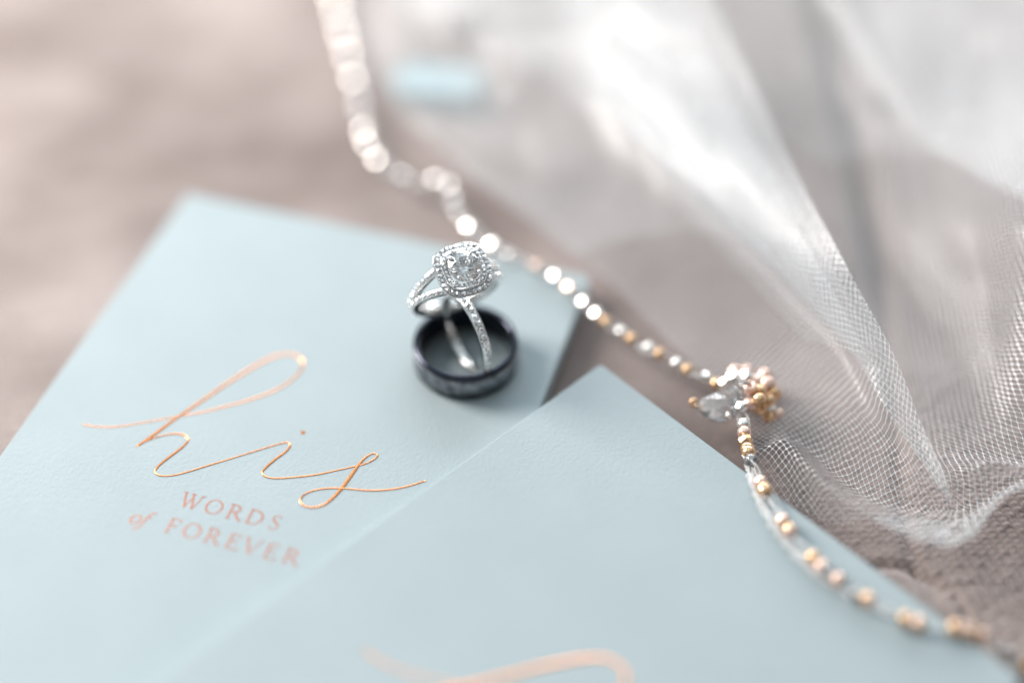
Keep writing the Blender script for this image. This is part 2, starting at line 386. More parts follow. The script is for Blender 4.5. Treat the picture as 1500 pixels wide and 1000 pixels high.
def glyph(ch, u0, v0, cap, slant=0., z=.018):
    Vs, Fs = [], []
    def add(P, Wd, zz):
        V, F = ribbon(np.array(P), np.array(Wd), zz, .002, .0005); o = len(Vs)
        Vs.extend(V); Fs.extend([tuple(i + o for i in f) for f in F])
    k = 0
    for st in G[ch][1]:
        zz = z + .004 * k; k += 1
        if st[0] == 'a':
            _, cx, cyy, rx, ry, a0, a1 = st; aa = np.radians(np.linspace(a0, a1, 40))
            P = np.stack([cx + rx * np.cos(aa), cyy + ry * np.sin(aa)], 1); Wd = th + (tk - th) * np.abs(np.cos(aa - .25)) ** 1.5
        elif st[0] == 's':
            P = catmull([(.64, .80), (.52, .94), (.34, .95), (.19, .83), (.20, .66), (.38, .53), (.56, .40), (.60, .22), (.46, .06), (.27, .04), (.13, .20)], 50)
            Wd = th + (tk - th) * np.exp(-((np.linspace(0, 1, 50) - .5) / .2) ** 2)
        elif st[0] == 'f':
            P = catmull([(.74, .86), (.68, .97), (.56, .98), (.47, .84), (.40, .58), (.33, .25), (.26, -.08), (.16, -.27), (.02, -.30), (-.05, -.20)], 40)
            Wd = th + (tk - th) * .8 * np.exp(-((np.linspace(0, 1, 40) - .5) / .25) ** 2)
        else:
            x0, y0, x1, y1, ww = st; P = np.linspace((x0, y0), (x1, y1), 6); Wd = np.full(6, ww)
        P = np.array(P, float); P[:, 0] += slant * P[:, 1]
        Q = np.stack([u0 + P[:, 0] * cap, v0 - P[:, 1] * cap], 1)
        add(Q, np.asarray(Wd) * cap, zz)
        if ch == 'f' and st[0] == 'f':
            k += 1; add(np.array([(u0 + x * cap, v0 - .60 * cap) for x in (.28, .42, .56, .68)]), np.full(4, th * cap), z + .01)
    return Vs, Fs
zc = lambda x, y: to_uv(100 + x / 2.632, 480 + y / 2.632)
lines = [('W', (467, 700)), ('O', (555, 722)), ('R', (633, 748)), ('D', (712, 765)), ('S', (790, 787)),
         ('F', (403, 782)), ('O', (475, 805)), ('R', (555, 828)), ('E', (632, 850)), ('V', (706, 866)), ('E', (780, 888)), ('R', (858, 910)), ]
BASE1, BASE2, CAP = 81.2, 87.3, 3.35
for k, (ch, q) in enumerate(lines):
    uc = zc(*q)[0]; wd = G[ch][0] * CAP
    V, F = glyph(ch, uc - wd / 2 - .45, BASE1 if k < 5 else BASE2, CAP)
    part('foil_letter', place_uv(V, b0, e1, n1, B1H), F, M['foil_pink'], book1, False)
for ch, q in (('o', (257, 742)), ('f', (292, 750))):
    uc = zc(*q)[0]
    V, F = glyph(ch, uc - G[ch][0] * CAP / 2 - .3, BASE2 - .05, CAP, .22 if ch == 'o' else .05)
    part('foil_letter', place_uv(V, b0, e1, n1, B1H), F, M['foil_pink'], book1, False)

# ------------------------------------------------------------------ men's dark band
BC = at(682, 498, B1H + 6.4); BC = np.array([BC[0], BC[1], B1H + .06])
def lathe(prof, c, n=128):
    V = []; K = len(prof)
    for i in range(n):
        a = 2 * math.pi * i / n
        for r, z in prof: V.append((c[0] + r * math.cos(a), c[1] + r * math.sin(a), c[2] + z))
    return V, grid(n, K, wrap_x=True)
band = thing('dark_wedding_band', 'wide dark grey metal wedding band lying flat on the booklet, holding the smaller rings', 'ring', BC)
RO, RI, HB = 10.5, 9.0, 6.4
part('brushed_face', *lathe([(RO - .12, 1.05), (RO, 1.12), (RO + .02, HB / 2), (RO, HB - 1.12), (RO - .12, HB - 1.05)], BC), M['tungsten'], band, True)
def rim(z0, s):
    pr = [(RO - .14, 1.06), (RO - .10, .98), (RO - .06, .55), (RO - .22, .22), (RO - .55, .02), (RO - .85, 0), (RI + .25, .06), (RI + .05, .35), (RI, .9), (RI, 1.3)]
    return [(r, z0 + s * z) for r, z in (pr if s > 0 else pr[::-1])]
part('polished_rim', *lathe(rim(0, 1), BC), M['tungsten_pol'], band, True)
part('polished_rim', *lathe(rim(HB, -1), BC), M['tungsten_pol'], band, True)
part('inner_sleeve', *lathe([(RI, 1.3), (RI - .02, HB / 2), (RI, HB - 1.3)], BC), M['tungsten_pol'], band, True)

# ------------------------------------------------------------------ stones
def brilliant(n=8):
    P = []
    for k in range(n):
        a = 2 * math.pi * k / n; b = a + math.pi / n
        P += [(.56 * math.cos(a), .56 * math.sin(a), .31), (.80 * math.cos(b), .80 * math.sin(b), .185)]
        P += [(math.cos(b), math.sin(b), .03), (math.cos(a), math.sin(a), .03), (math.cos(b), math.sin(b), -.03), (math.cos(a), math.sin(a), -.03)]
        P += [(.22 * math.cos(a), .22 * math.sin(a), -.695)]
    P.append((0, 0, -.86))
    return hull(P)
DV, DF = brilliant(8)
def small_stone():
    P = []
    for k in range(8):
        a = 2 * math.pi * k / 8 + .2
        P += [(.52 * math.cos(a), .52 * math.sin(a), .36), (math.cos(a + .39), math.sin(a + .39), 0)]
    P.append((0, 0, -.72)); return hull(P)
SV, SF = small_stone()
stone_cache = {}
def stone_mesh(r):
    r = round(r, 2)
    if r not in stone_cache: stone_cache[r] = mk('stone', SV * r, SF, M['pave_stone'])
    return stone_cache[r]
bead_V = []; 
def ico(r, c, o, sub=1):
    bm = bmesh.new(); bmesh.ops.create_icosphere(bm, subdivisions=sub, radius=r)
    bm.verts.index_update()
    V = [(v.co.x + c[0], v.co.y + c[1], v.co.z + c[2]) for v in bm.verts]; F = [tuple(v.index + o for v in f.verts) for f in bm.faces]
    bm.free(); return V, F
def balls(name, centres, r, m, parent):
    V, F = [], []
    for c in centres:
        a, b = ico(r, c, len(V), 2); V += a; F += b
    o = part(name, V, F, m, parent, True); o['kind'] = 'stuff'; return o
def hoop(c, ax, ay, az, phis, r, prof, lateral=None, wid=None, closed=True):
    """sweep profile (radial, along az) round axis az; angle 0 = ay"""
    V = []
    for i, ph in enumerate(phis):
        rd = ay * math.cos(ph) + ax * math.sin(ph)
        lo = 0 if lateral is None else lateral[i]; ws = 1 if wid is None else wid[i]
        for (pr, pz) in prof: V.append(c + rd * (r + pr) + az * (pz * ws + lo))
    F = grid(len(phis), len(prof), wrap_x=closed, wrap_y=True)
    if not closed:
        K = len(prof); F.append(tuple(range(K))); F.append(tuple((len(phis) - 1) * K + i for i in range(K))[::-1])
    return V, F
RP = lambda w, t: [(-t / 2, -w / 2 + .2), (-t / 2 - .12, 0), (-t / 2, w / 2 - .2), (-t / 2 + .2, w / 2), (t / 2 - .15, w / 2), (t / 2, w / 2 - .1), (t / 2 - .06, 0), (t / 2, -w / 2 + .1), (t / 2 - .15, -w / 2), (-t / 2 + .2, -w / 2)]

# --- thin pave wedding ring standing upright inside the dark band
ub = unit([.51, -.86, 0]); zb = np.array([0, 0, 1.]); kb = np.cross(ub, zb)
rB = 8.3
cB = at(682, 488, B1H + rB + .8); cB = np.array([cB[0], cB[1], B1H + rB + .87])
ringB = thing('eternity_ring', 'thin diamond set ring standing upright inside the dark band', 'ring', (cB[0], cB[1], B1H))
N_ = 128; ph = np.linspace(0, 2 * math.pi, N_, endpoint=False)
part('shank', *hoop(cB, ub, zb, kb, ph, rB, RP(1.75, 1.5)), M['silver'], ringB, True)
nB = 40; seats = []
for i in range(nB):
    a = 2 * math.pi * i / nB; rd = zb * math.cos(a) + ub * math.sin(a); tg = np.cross(kb, rd)
    o = link('stone', stone_mesh(.60), ringB, cB + rd * (rB + .82), frame(tg, np.cross(rd, tg), rd) @ Matrix.Rotation(.5 * (random.random() - .5), 3, 'X') @ Matrix.Rotation(.5 * (random.random() - .5), 3, 'Y'))
    a2 = a + math.pi / nB; rd2 = zb * math.cos(a2) + ub * math.sin(a2)
    for s in (-1, 1): seats.append(cB + rd2 * (rB + .88) + kb * s * .62)
balls('stone_seats', seats, .14, M['silver'], ringB)

# --- engagement ring leaning on it
H = at(680, 391, 29.6)
cam_p = np.array([0, 0, HC]); vdir = unit(cam_p - H)
upv = np.array([0, math.sin(PITCH), math.cos(PITCH)]); rt = np.array([1., 0, 0])
TILT = math.radians(24)
nA = unit(vdir * math.cos(TILT) + math.sin(TILT) * unit(.36 * rt + .93 * upv))
imgdir = lambda deg: math.cos(math.radians(deg)) * rt + math.sin(math.radians(deg)) * upv
wA = imgdir(202); wA = unit(wA - nA * (wA @ nA)); kA = np.cross(nA, wA)
ringA = thing('engagement_ring', 'silver ring with round diamond in a double halo, leaning over the dark band', 'ring', (H[0], H[1], B1H))
def squircle(a, R, p=3.2):
    c, s = math.cos(a), math.sin(a); return .955 * R / (abs(c) ** p + abs(s) ** p) ** (1 / p)
def loft(rings, m, name, seg=72):
    V = []
    for (R, z) in rings:
        for i in range(seg):
            a = 2 * math.pi * i / seg; r = squircle(a, R); V.append(H + wA * r * math.cos(a) + kA * r * math.sin(a) + nA * z)
    F = []
    for r_ in range(len(rings) - 1):
        for i in range(seg):
            j = (i + 1) % seg; F.append((r_ * seg + i, (r_ + 1) * seg + i, (r_ + 1) * seg + j, r_ * seg + j))
    return part(name, V, F, m, ringA, True)
loft([(2.6, -3.6), (4.6, -2.6), (5.35, -2.3), (5.62, -1.6), (5.6, -1.25), (5.42, -1.25), (5.3, -1.5), (4.3, -1.5), (4.1, -1.4)], M['silver'], 'outer_halo_setting')
loft([(3.0, -2.2), (4.25, -1.4), (4.3, -.45), (4.15, -.36), (4.05, -.62), (3.2, -.62), (3.0, -.7), (2.9, -1.5)], M['silver'], 'inner_halo_setting')
loft([(2.2, -4.6), (2.9, -3.4), (3.2, -2.6)], M['silver'], 'basket')
def halo(R, rs, n, z, beadr):
    # equal spacing along the squircle
    aa = np.linspace(0, 2 * math.pi, 721); P = np.array([[squircle(a, R) * math.cos(a), squircle(a, R) * math.sin(a)] for a in aa])
    s = np.concatenate([[0], np.cumsum(np.linalg.norm(np.diff(P, axis=0), axis=1))]); bd = []
    for i in range(n):
        t = s[-1] * i / n; x, y = np.interp(t, s, P[:, 0]), np.interp(t, s, P[:, 1])
        tilt = .5 * (random.random() - .5)
        r0 = frame(wA, kA, nA) @ Matrix.Rotation(random.random() * 6, 3, 'Z') @ Matrix.Rotation(tilt, 3, 'X')
        link('stone', stone_mesh(rs), ringA, H + wA * x + kA * y + nA * z, r0)
        t = s[-1] * (i + .5) / n; x, y = np.interp(t, s, P[:, 0]), np.interp(t, s, P[:, 1]); q = unit([x, y])
        for sg in (-1, 1): bd.append(H + wA * (x + q[0] * sg * rs * .85) + kA * (y + q[1] * sg * rs * .85) + nA * (z + .12))
    balls('stone_seats', bd, beadr, M['silver'], ringA)
halo(4.83, .545, 30, -1.02, .11)
halo(3.66, .44, 28, -.12, .085)
R0 = frame(wA, kA, nA) @ Matrix.Rotation(.2, 3, 'Z')
link('centre_stone', mk('centre_stone', DV * 3.15, DF, M['diamond']), ringA, H + nA * .35, R0)
# prongs: small claws over the girdle at the four corners
for k in range(4):
    a = math.pi / 4 + k * math.pi / 2
    q = wA * math.cos(a) + kA * math.sin(a)
    path = catmull([H + q * 3.35 - nA * 2.2, H + q * 3.42 - nA * .2, H + q * 3.3 + nA * .75, H + q * 2.9 + nA * 1.12, H + q * 2.55 + nA * 1.1], 14)
    V, F = [], []
    tq = np.cross(nA, q)
    for i, p in enumerate(path):
        T = unit(path[min(i + 1, 13)] - path[max(i - 1, 0)]); b_ = np.cross(T, tq); rr = .30 * (1 if i < 11 else (.95, .8, .4)[i - 11])
        for j in range(10):
            an = 2 * math.pi * j / 10; V.append(p + (tq * math.cos(an) + b_ * math.sin(an)) * rr)
    F = grid(14, 10, wrap_y=True); F += [tuple(range(10)), tuple(130 + i for i in range(10))[::-1]]
    part('prong', V, F, M['silver'], ringA, True)
# shank: two pave strands each side, joined into one plain hoop at the back
rA = 8.6; cA = H - nA * 11.7
seats = []
for side in (1, -1):
    for st in (-1, 1):
        phs = np.radians(np.linspace(24, 118, 48)) * side
        dg = np.linspace(24, 118, 48)
        lat = st * (.62 + 1.75 * np.clip((84 - dg) / 60, 0, 1) ** 1.3)
        V, F = hoop(cA, wA, nA, kA, phs, rA, RP(1.3, 1.45), lateral=lat, closed=False)
        part('shank_strand', V, F, M['silver'], ringA, True)
        n_s = 13
        for i in range(n_s):
            d = 29 + i * 6.9; l = st * (.62 + 1.75 * max(0, (84 - d) / 60) ** 1.3); a = math.radians(d) * side
            rd = nA * math.cos(a) + wA * math.sin(a); tg = unit(np.cross(kA, rd))
            link('stone', stone_mesh(.47), ringA, cA + rd * (rA + .80) + kA * l, frame(tg, np.cross(rd, tg), rd) @ Matrix.Rotation(.5 * (random.random() - .5), 3, 'X') @ Matrix.Rotation(.5 * (random.random() - .5), 3, 'Y'))
            d2 = d + 3.45; l2 = st * (.62 + 1.75 * max(0, (84 - d2) / 60) ** 1.3); a2 = math.radians(d2) * side; rd2 = nA * math.cos(a2) + wA * math.sin(a2)
            for s in (-1, 1): seats.append(cA + rd2 * (rA + .86) + kA * (l2 + s * .45))
balls('stone_seats', seats, .11, M['silver'], ringA)
phs = np.radians(np.linspace(114, 246, 60))
part('shank', *hoop(cA, wA, nA, kA, phs, rA - .03, RP(2.5, 1.35), closed=False), M['silver'], ringA, True)

# ------------------------------------------------------------------ beaded strand
path_px = [(430, -260, 2), (452, -150, 2), (478, -60, 2), (497, 20, 2), (520, 120, 2), (532, 180, 2), (545, 225, 2), (588, 262, 2.2), (622, 268, 2.5), (655, 268, 2.5), (668, 310, 3.2), (703, 348, 5), (745, 374, 5.2), (785, 390, 5.2), (822, 412, 5), (858, 446, 4.6),
           (885, 470, 4), (925, 497, 3.6), (965, 518, 3.4), (1005, 541, 3.2), (1045, 560, 3.5), (1078, 582, 5), (1088, 615, 6), (1094, 655, 6.6), (1113, 705, 7.6), (1146, 762, 7.9), (1198, 824, 7.9), (1262, 872, 7.9), (1335, 910, 7.9), (1408, 922, 7.6), (1460, 944, 4.5), (1500, 975, 2.5), (1560, 1010, 2.2), (1640, 1060, 2), (1730, 1140, 2)]
PP = np.array([at(*q) for q in path_px])
CP = catmull(PP, 1700); cs = np.concatenate([[0], np.cumsum(np.linalg.norm(np.diff(CP, axis=0), axis=1))])
def on(s): return np.array([np.interp(s, cs, CP[:, k]) for k in range(3)])
def tan_(s): return unit(on(s + .3) - on(s - .3))
strand = thing('beaded_strand', 'string of clear and gold glass beads with a crystal flower, crossing both booklets', 'beaded strand', on(0))
def tube(path, r, K=6):
    V = []; T = np.gradient(path, axis=0)
    for i, p in enumerate(path):
        t = unit(T[i]); a = unit(np.cross(t, [0.13, 0.21, 1])); b = np.cross(t, a)
        for j in range(K): an = 2 * math.pi * j / K; V.append(p + (a * math.cos(an) + b * math.sin(an)) * r)
    return V, grid(len(path), K, wrap_y=True)
for k in range(4):
    ss = np.linspace(0, cs[-1], 1400); pth = []
    for s in ss:
        t = tan_(s); a = unit(np.cross(t, [0, 0, 1])); b = np.cross(a, t)
        q = 2 * math.pi * s / (9.5 + k * 1.7) + k * 1.7; am = .75 + .3 * math.sin(s * .17 + k)
        pth.append(on(s) + a * math.cos(q) * am + b * math.sin(q) * am * .7 - a * .25 * (k - 1))
    part('thread', *tube(np.array(pth), .11), M['thread'], strand, True)
# frayed clear fibre bunch lying beside the beads on the front booklet
s0 = cs[np.argmin(np.linalg.norm(CP - at(1094, 655, 6.6), axis=1))]; s1 = cs[np.argmin(np.linalg.norm(CP - at(1262, 872, 7.9), axis=1))]
for k in range(8):
    ss = np.linspace(s0 - 3, s1 + 6, 160); pth = []
    for s in ss:
        t = tan_(s); a = unit(np.cross(t, [0, 0, 1])); f = math.sin(math.pi * (s - ss[0]) / (ss[-1] - ss[0]))
        pth.append(on(s) + a * (f * (.9 + .2 * k) + .28 * math.sin(s * (1.1 + .23 * k) + k)) + np.array([0, 0, -.5 + .25 * math.sin(s * 1.7 + k * 2)]))
    part('thread', *tube(np.array(pth), .10), M['thread'], strand, True)
def facet_bead(n=8, sq=1.0):
    P = []
    for k in range(n):
        a = 2 * math.pi * k / n; b = a + math.pi / n
        P += [(math.cos(a), math.sin(a), .28 * sq), (math.cos(a), math.sin(a), -.28 * sq),
              (.72 * math.cos(b), .72 * math.sin(b), .66 * sq), (.72 * math.cos(b), .72 * math.sin(b), -.66 * sq),
              (.3 * math.cos(a), .3 * math.sin(a), .84 * sq), (.3 * math.cos(a), .3 * math.sin(a), -.84 * sq)]
    return hull(P)
FV, FF = facet_bead(7)
# seed bead: rounded ring with a hole
def seed(r=1.0, hole=.28, lng=.86, n=20, m=12):
    V = []
    for i in range(n):
        a = 2 * math.pi * i / n
        for j in range(m):
            b = 2 * math.pi * j / m; rr = (1 + hole) / 2 + (1 - hole) / 2 * math.cos(b); V.append((rr * math.cos(a), rr * math.sin(a), lng * .78 * math.sin(b)))
    return np.array(V) * r, grid(n, m, wrap_x=True, wrap_y=True)
SB, SBF = seed()
bm_cache = {}
def bead(s, kind, r, off=(0, 0, 0), sparkle=False, pos=None, lab=None):
    key = (kind, round(r, 2), sparkle)
    if key not in bm_cache:
        bm_cache[key] = mk('bead', (FV if sparkle else SB) * r, FF if sparkle else SBF, M[kind], not sparkle)
    p = (on(s) if pos is None else np.array(pos)) + np.array(off)
    t = Vector(tan_(s) if pos is None else unit(rng.normal(size=3)))
    if sparkle:
        # largest facet turned on purpose halfway between lamp and viewer, to add a glint
        best = None; src = KEY if random.random() < .8 else BACK
        hv = Vector(unit(unit(src - p) + unit(cam_p - p)))
        fn = Vector((0, 0, 0)); pol = bm_cache[key].polygons
        f = max(pol, key=lambda q: q.area); fn = f.normal
        q = fn.rotation_difference(hv); rot = q.to_matrix()
        rot = Matrix.Rotation(random.random() * 6.28, 3, hv) @ rot
    else:
        rot = t.to_track_quat('Z', 'Y').to_matrix() @ Matrix.Rotation(random.random() * 6, 3, 'Z')
    o = link('bead', bm_cache[key], strand, p, rot)
    if lab: o['label'] = lab
    return o
sp_at = lambda px, py, h: cs[np.argmin(np.linalg.norm(CP - at(px, py, h), axis=1))]
# far part of the strand
s = 4.0; sF = sp_at(1045, 560, 3.5)
while s < sF - .5:
    u = random.random()
    far_ = s < sp_at(760, 380, 5)
    bead(s, 'silver_bead' if (u < .35 or far_) else 'peach_bead', 1.3, sparkle=(far_ or random.random() < .65))
    bead(s + 2.6, 'glass' if far_ or u > .7 else 'gold_bead', 1.25)
    if u > .55: bead(s + 5.0, 'peach_bead' if u < .8 and not far_ else 'silver_bead', 1.2, sparkle=(u > .7))
    s += (8.6 + random.random() * 1.5 if u > .55 else 6.8) + (1.8 if far_ else 0)
# near part: pairs at the places seen in the picture
for (px, py, h, kinds) in ((1091, 622, 6.2, ('silver_bead', 'peach_bead')), (1093, 645, 6.6, ('silver_bead*', 'gold_bead')), (1100, 662, 6.9, ('gold_bead', 'glass')), (1116, 706, 7.8, ('peach_bead', 'gold_bead')), (1118, 716, 7.8, ('silver_bead*',)),
                           (1148, 763, 7.9, ('peach_bead', 'gold_bead')), (1158, 778, 7.9, ('silver_bead*',)), (1192, 816, 7.9, ('silver_bead*', 'peach_bead')), (1212, 838, 7.9, ('glass', 'silver_bead*')),
                           (1256, 868, 7.9, ('silver_bead*', 'peach_bead')), (1270, 876, 7.9, ('gold_bead',)), (1326, 906, 7.9, ('gold_bead', 'peach_bead')), (1346, 914, 7.9, ('gold_bead',)),
                           (1398, 920, 7.9, ('gold_bead', 'peach_bead')), (1424, 926, 7.0, ('gold_bead', 'silver_bead*')), (1476, 950, 3.6, ('silver_bead*', 'glass')), (1500, 972, 2.6, ('gold_bead', 'peach_bead'))):
    s = sp_at(px, py, h)
    for i, k in enumerate(kinds):
        sp = k.endswith('*'); k = k.rstrip('*')
        if sp: k = random.choice(['peach_bead', 'glass', 'peach_bead', 'gold_bead']); sp = random.random() < .22
        bead(s + 2.15 * i, k, 1.5 if sp else 1.4, sparkle=sp)
# crystal flower
def jewel(px, py, h, L, R, ang):
    P = []
    for k in range(8):
        a = 2 * math.pi * k / 8; b = a + math.pi / 8
        P += [(L * .1, R * math.cos(a), R * .8 * math.sin(a)), (-L * .4, R * .9 * math.cos(b), R * .72 * math.sin(b)), (L * .6, R * .66 * math.cos(b), R * .53 * math.sin(b)), (-L * .8, R * .5 * math.cos(a), R * .4 * math.sin(a))]
    P += [(L * .95, 0, 0), (L * .93, .2, .1), (L * .93, -.2, -.1)]
    V, F = hull(P); me = mk('crystal_drop', V, F, M['crystal'])
    o = link('crystal_drop', me, strand, at(px, py, h), Matrix.Rotation(math.radians(ang), 3, 'Z'))
    return o
jewel(1050, 597, 5.2, 4.4, 3.1, 172)
jewel(1078, 575, 6.0, 2.0, 1.7, 60)
bead(0, 'gold_bead', 1.0, pos=at(1016, 590, 5.2))
fl = [(1075, 553, 6, 'silver_bead*', 1.5), (1062, 561, 5, 'silver_bead*', 1.3), (1094, 551, 7, 'silver_bead*', 1.5), (1108, 560, 6, 'peach_bead', 1.7), (1124, 563, 6, 'peach_bead', 1.8), (1134, 575, 5, 'gold_bead', 1.6), (1112, 574, 7, 'gold_bead', 1.6),
      (1098, 568, 8, 'peach_bead', 1.5), (1126, 587, 5, 'gold_bead', 1.5), (1098, 592, 6, 'peach_bead', 1.5), (1112, 597, 5, 'gold_bead', 1.5), (1128, 597, 4, 'silver_bead*', 1.25), (1140, 606, 3, 'peach_bead', 1.2), (1126, 611, 3, 'gold_bead', 1.2),
      (1086, 596, 7, 'silver_bead*', 1.3), (1112, 585, 8, 'gold_bead', 1.4), (1086, 566, 7.5, 'glass', 1.7), (1076, 545, 4, 'peach_bead', 1.5), (1094, 543, 4, 'peach_bead', 1.3), (1120, 550, 4, 'peach_bead', 1.5)]
for (px, py, h, k, r) in fl:
    sp = k.endswith('*'); bead(0, k.rstrip('*'), r, sparkle=sp, pos=at(px, py, h))
for k in range(5):
    a = fl[k * 3]; b = fl[(k * 5 + 7) % len(fl)]
    pm = (at(*a[:3]) + at(*b[:3])) / 2 + np.array([0, 0, 1.5])
    part('wire', *tube(catmull([at(*a[:3]), pm, at(*b[:3])], 20), .12), M['gold_bead'], strand, True)

# ------------------------------------------------------------------ tulle veil
# rows run from the hem away from the viewer, columns from left to right; (px, py, height)
rows = [
 # hem
 [(1090, 690, 5), (1122, 712, 1.5), (1165, 742, 1), (1228, 768, 1), (1284, 756, .8), (1336, 758, .8), (1372, 762, .8), (1394, 764, .8), (1398, 762, .8), (1418, 755, .8), (1444, 734, .8), (1472, 715, .8), (1512, 702, .8), (1600, 696, .8)],
 # lifted lip
 [(1092, 672, 6), (1120, 660, 6), (1152, 652, 7.5), (1212, 712, 8.5), (1276, 757, 9), (1330, 785, 10), (1370, 797, 10.5), (1392, 799, 10.5), (1400, 798, 10.5), (1432, 779, 10.5), (1456, 744, 10.5), (1482, 722, 10), (1520, 712, 10), (1600, 705, 10)],
 # valley just behind it
 [(1094, 660, 4), (1128, 644, 4), (1172, 648, 3), (1236, 700, 2), (1285, 730, 1.5), (1336, 745, 1.2), (1372, 747, 1.2), (1392, 748, 1.2), (1396, 746, 1.2), (1414, 746, 1.2), (1440, 735, 2), (1466, 716, 3), (1505, 700, 4), (1600, 690, 4)],
 # rising
 [(1080, 620, 2.5), (1125, 620, 3), (1185, 612, 4), (1250, 630, 5), (1300, 655, 5.5), (1345, 690, 6), (1376, 705, 7), (1388, 706, 8), (1372, 708, 5), (1402, 700, 4), (1432, 684, 7.5), (1462, 678, 8.5), (1500, 684, 9), (1600, 680, 9)],
 [(1040, 560, 2.2), (1100, 560, 3), (1170, 560, 5), (1225, 575, 7), (1268, 585, 8.5), (1300, 600, 11), (1333, 612, 10), (1349, 620, 11), (1306, 612, 7.5), (1355, 650, 3.5), (1420, 660, 4), (1456, 665, 5), (1500, 668, 6), (1600, 660, 8)],
 [(960, 480, 2.2), (1030, 470, 3), (1100, 465, 5), (1160, 475, 7), (1205, 480, 9), (1250, 490, 13), (1283, 500, 17), (1304, 512, 18.5), (1236, 500, 12), (1330, 560, 4), (1400, 565, 5.5), (1450, 560, 8.5), (1505, 550, 13), (1620, 540, 17)],
 [(870, 395, 2.2), (930, 375, 4), (1010, 360, 6), (1072, 355, 8), (1125, 370, 12), (1175, 385, 17), (1215, 395, 22), (1240, 402, 24), (1110, 370, 15), (1290, 455, 4.5), (1370, 440, 8), (1440, 430, 14), (1510, 420, 22), (1630, 410, 26)],
 [(740, 300, 2.2), (810, 290, 4), (900, 275, 7), (975, 265, 9), (1030, 260, 15), (1085, 265, 19), (1140, 275, 24), (1175, 285, 26), (990, 260, 16), (1240, 330, 6), (1330, 330, 11), (1420, 320, 20), (1515, 310, 30), (1640, 300, 33)],
 [(620, 195, 2.2), (700, 200, 8), (800, 190, 7), (880, 180, 10), (950, 170, 18), (1015, 165, 20), (1080, 165, 25), (1116, 172, 27), (890, 160, 16), (1190, 215, 9), (1300, 200, 14), (1410, 200, 22), (1520, 200, 29), (1650, 190, 33)],
 [(560, 120, 5), (650, 120, 3), (770, 100, 14), (850, 90, 8), (920, 80, 22), (985, 75, 22), (1040, 75, 27), (1068, 75, 30), (850, 75, 16), (1170, 105, 14), (1290, 95, 22), (1400, 95, 22), (1530, 90, 31), (1660, 90, 36)],
 [(540, 40, 3), (640, 45, 10), (760, 30, 5), (840, 20, 22), (900, 5, 16), (970, 0, 24), (1010, 0, 29), (1036, 0, 33), (820, 0, 18), (1160, 10, 22), (1280, 5, 22), (1400, 0, 30), (1540, 0, 36), (1680, 0, 42)],
 [(520, -50, 12), (630, -50, 5), (750, -60, 22), (830, -70, 12), (890, -80, 34), (950, -80, 28), (990, -80, 34), (1010, -80, 37), (800, -70, 22), (1150, -90, 26), (1280, -80, 32), (1400, -90, 34), (1550, -90, 42), (1700, -90, 50)],
 [(500, -180, 6), (620, -180, 14), (740, -190, 12), (820, -200, 30), (880, -210, 26), (930, -210, 34), (960, -210, 40), (980, -210, 44), (780, -200, 26), (1140, -220, 32), (1280, -220, 38), (1400, -230, 42), (1560, -230, 50), (1730, -230, 58)],
]
def interp_axis(A, n):      # along axis 0
    K = A.shape[0]; return catmull(A.reshape(K, -1), n).reshape((n,) + A.shape[1:])
def sheet(rows, nS, nT, K1, K2, seed, wr, t_from, t_len, lift=0.):
    """soft cloth through a net of points, with its flat (unstretched) layout as UV"""
    G3 = np.array([[at(q[0], q[1], q[2] + lift) for q in r] for r in rows])
    ST = interp_axis(interp_axis(G3, nT).transpose(1, 0, 2), nS)
    ds = np.concatenate([np.zeros((1, nT)), np.cumsum(np.linalg.norm(np.diff(ST, axis=0), axis=2), axis=0)])
    dt = np.concatenate([np.zeros((nS, 1)), np.cumsum(np.linalg.norm(np.diff(ST, axis=1), axis=2), axis=1)], axis=1)
    u_mid = ds - ds[int(nS * .5)][None, :]
    ii = np.linspace(0, nS - 1, K1).astype(int); jj = np.linspace(0, nT - 1, K2).astype(int)
    P3 = ST[np.ix_(ii, jj)]; Q = np.stack([u_mid[np.ix_(ii, jj)], dt[np.ix_(ii, jj)]], -1)
    con = []
    for di, dj in ((1, 0), (0, 1), (1, 1), (1, -1), (2, 0), (0, 2)):
        a = (slice(max(0, -di), K1 - max(0, di)), slice(max(0, -dj), K2 - max(0, dj)))
        b = (slice(max(0, di), K1 - max(0, -di)), slice(max(0, dj), K2 - max(0, -dj)))
        con.append((a, b, np.linalg.norm(P3[a] - P3[b], axis=-1)))
    for it in range(1600):
        D = np.zeros_like(Q); Wt = np.zeros(Q.shape[:2] + (1,))
        for a, b, L0 in con:
            d = Q[b] - Q[a]; l = np.linalg.norm(d, axis=-1) + 1e-9; m_ = (d * (.5 * (l - L0) / l)[..., None])
            D[a] += m_; D[b] -= m_; Wt[a] += 1; Wt[b] += 1
        Q = Q + D / Wt * 1.5
    UV = interp_axis(interp_axis(Q, nS).transpose(1, 0, 2), nT).transpose(1, 0, 2).reshape(-1, 2) + seed * .37
    Wr = vnoise(ST[..., 0] * 1.3 + ST[..., 2], ST[..., 1] * .35, 9, 21 + seed) * wr
    fade = np.clip((np.arange(nT) - t_from) / t_len, 0, 1)[None, :]
    ST[..., 2] = np.maximum(ST[..., 2] + Wr * fade, .6)
    idx = np.arange(nS * nT).reshape(nS, nT)
    return ST.reshape(-1, 3), np.stack([idx[:-1, :-1], idx[1:, :-1], idx[1:, 1:], idx[:-1, 1:]], -1).reshape(-1, 4), UV
vc = at(1200, 500, 0)
veil = thing('veil', 'sheer white tulle veil gathered in soft folds over the right side of the blanket', 'veil', vc)
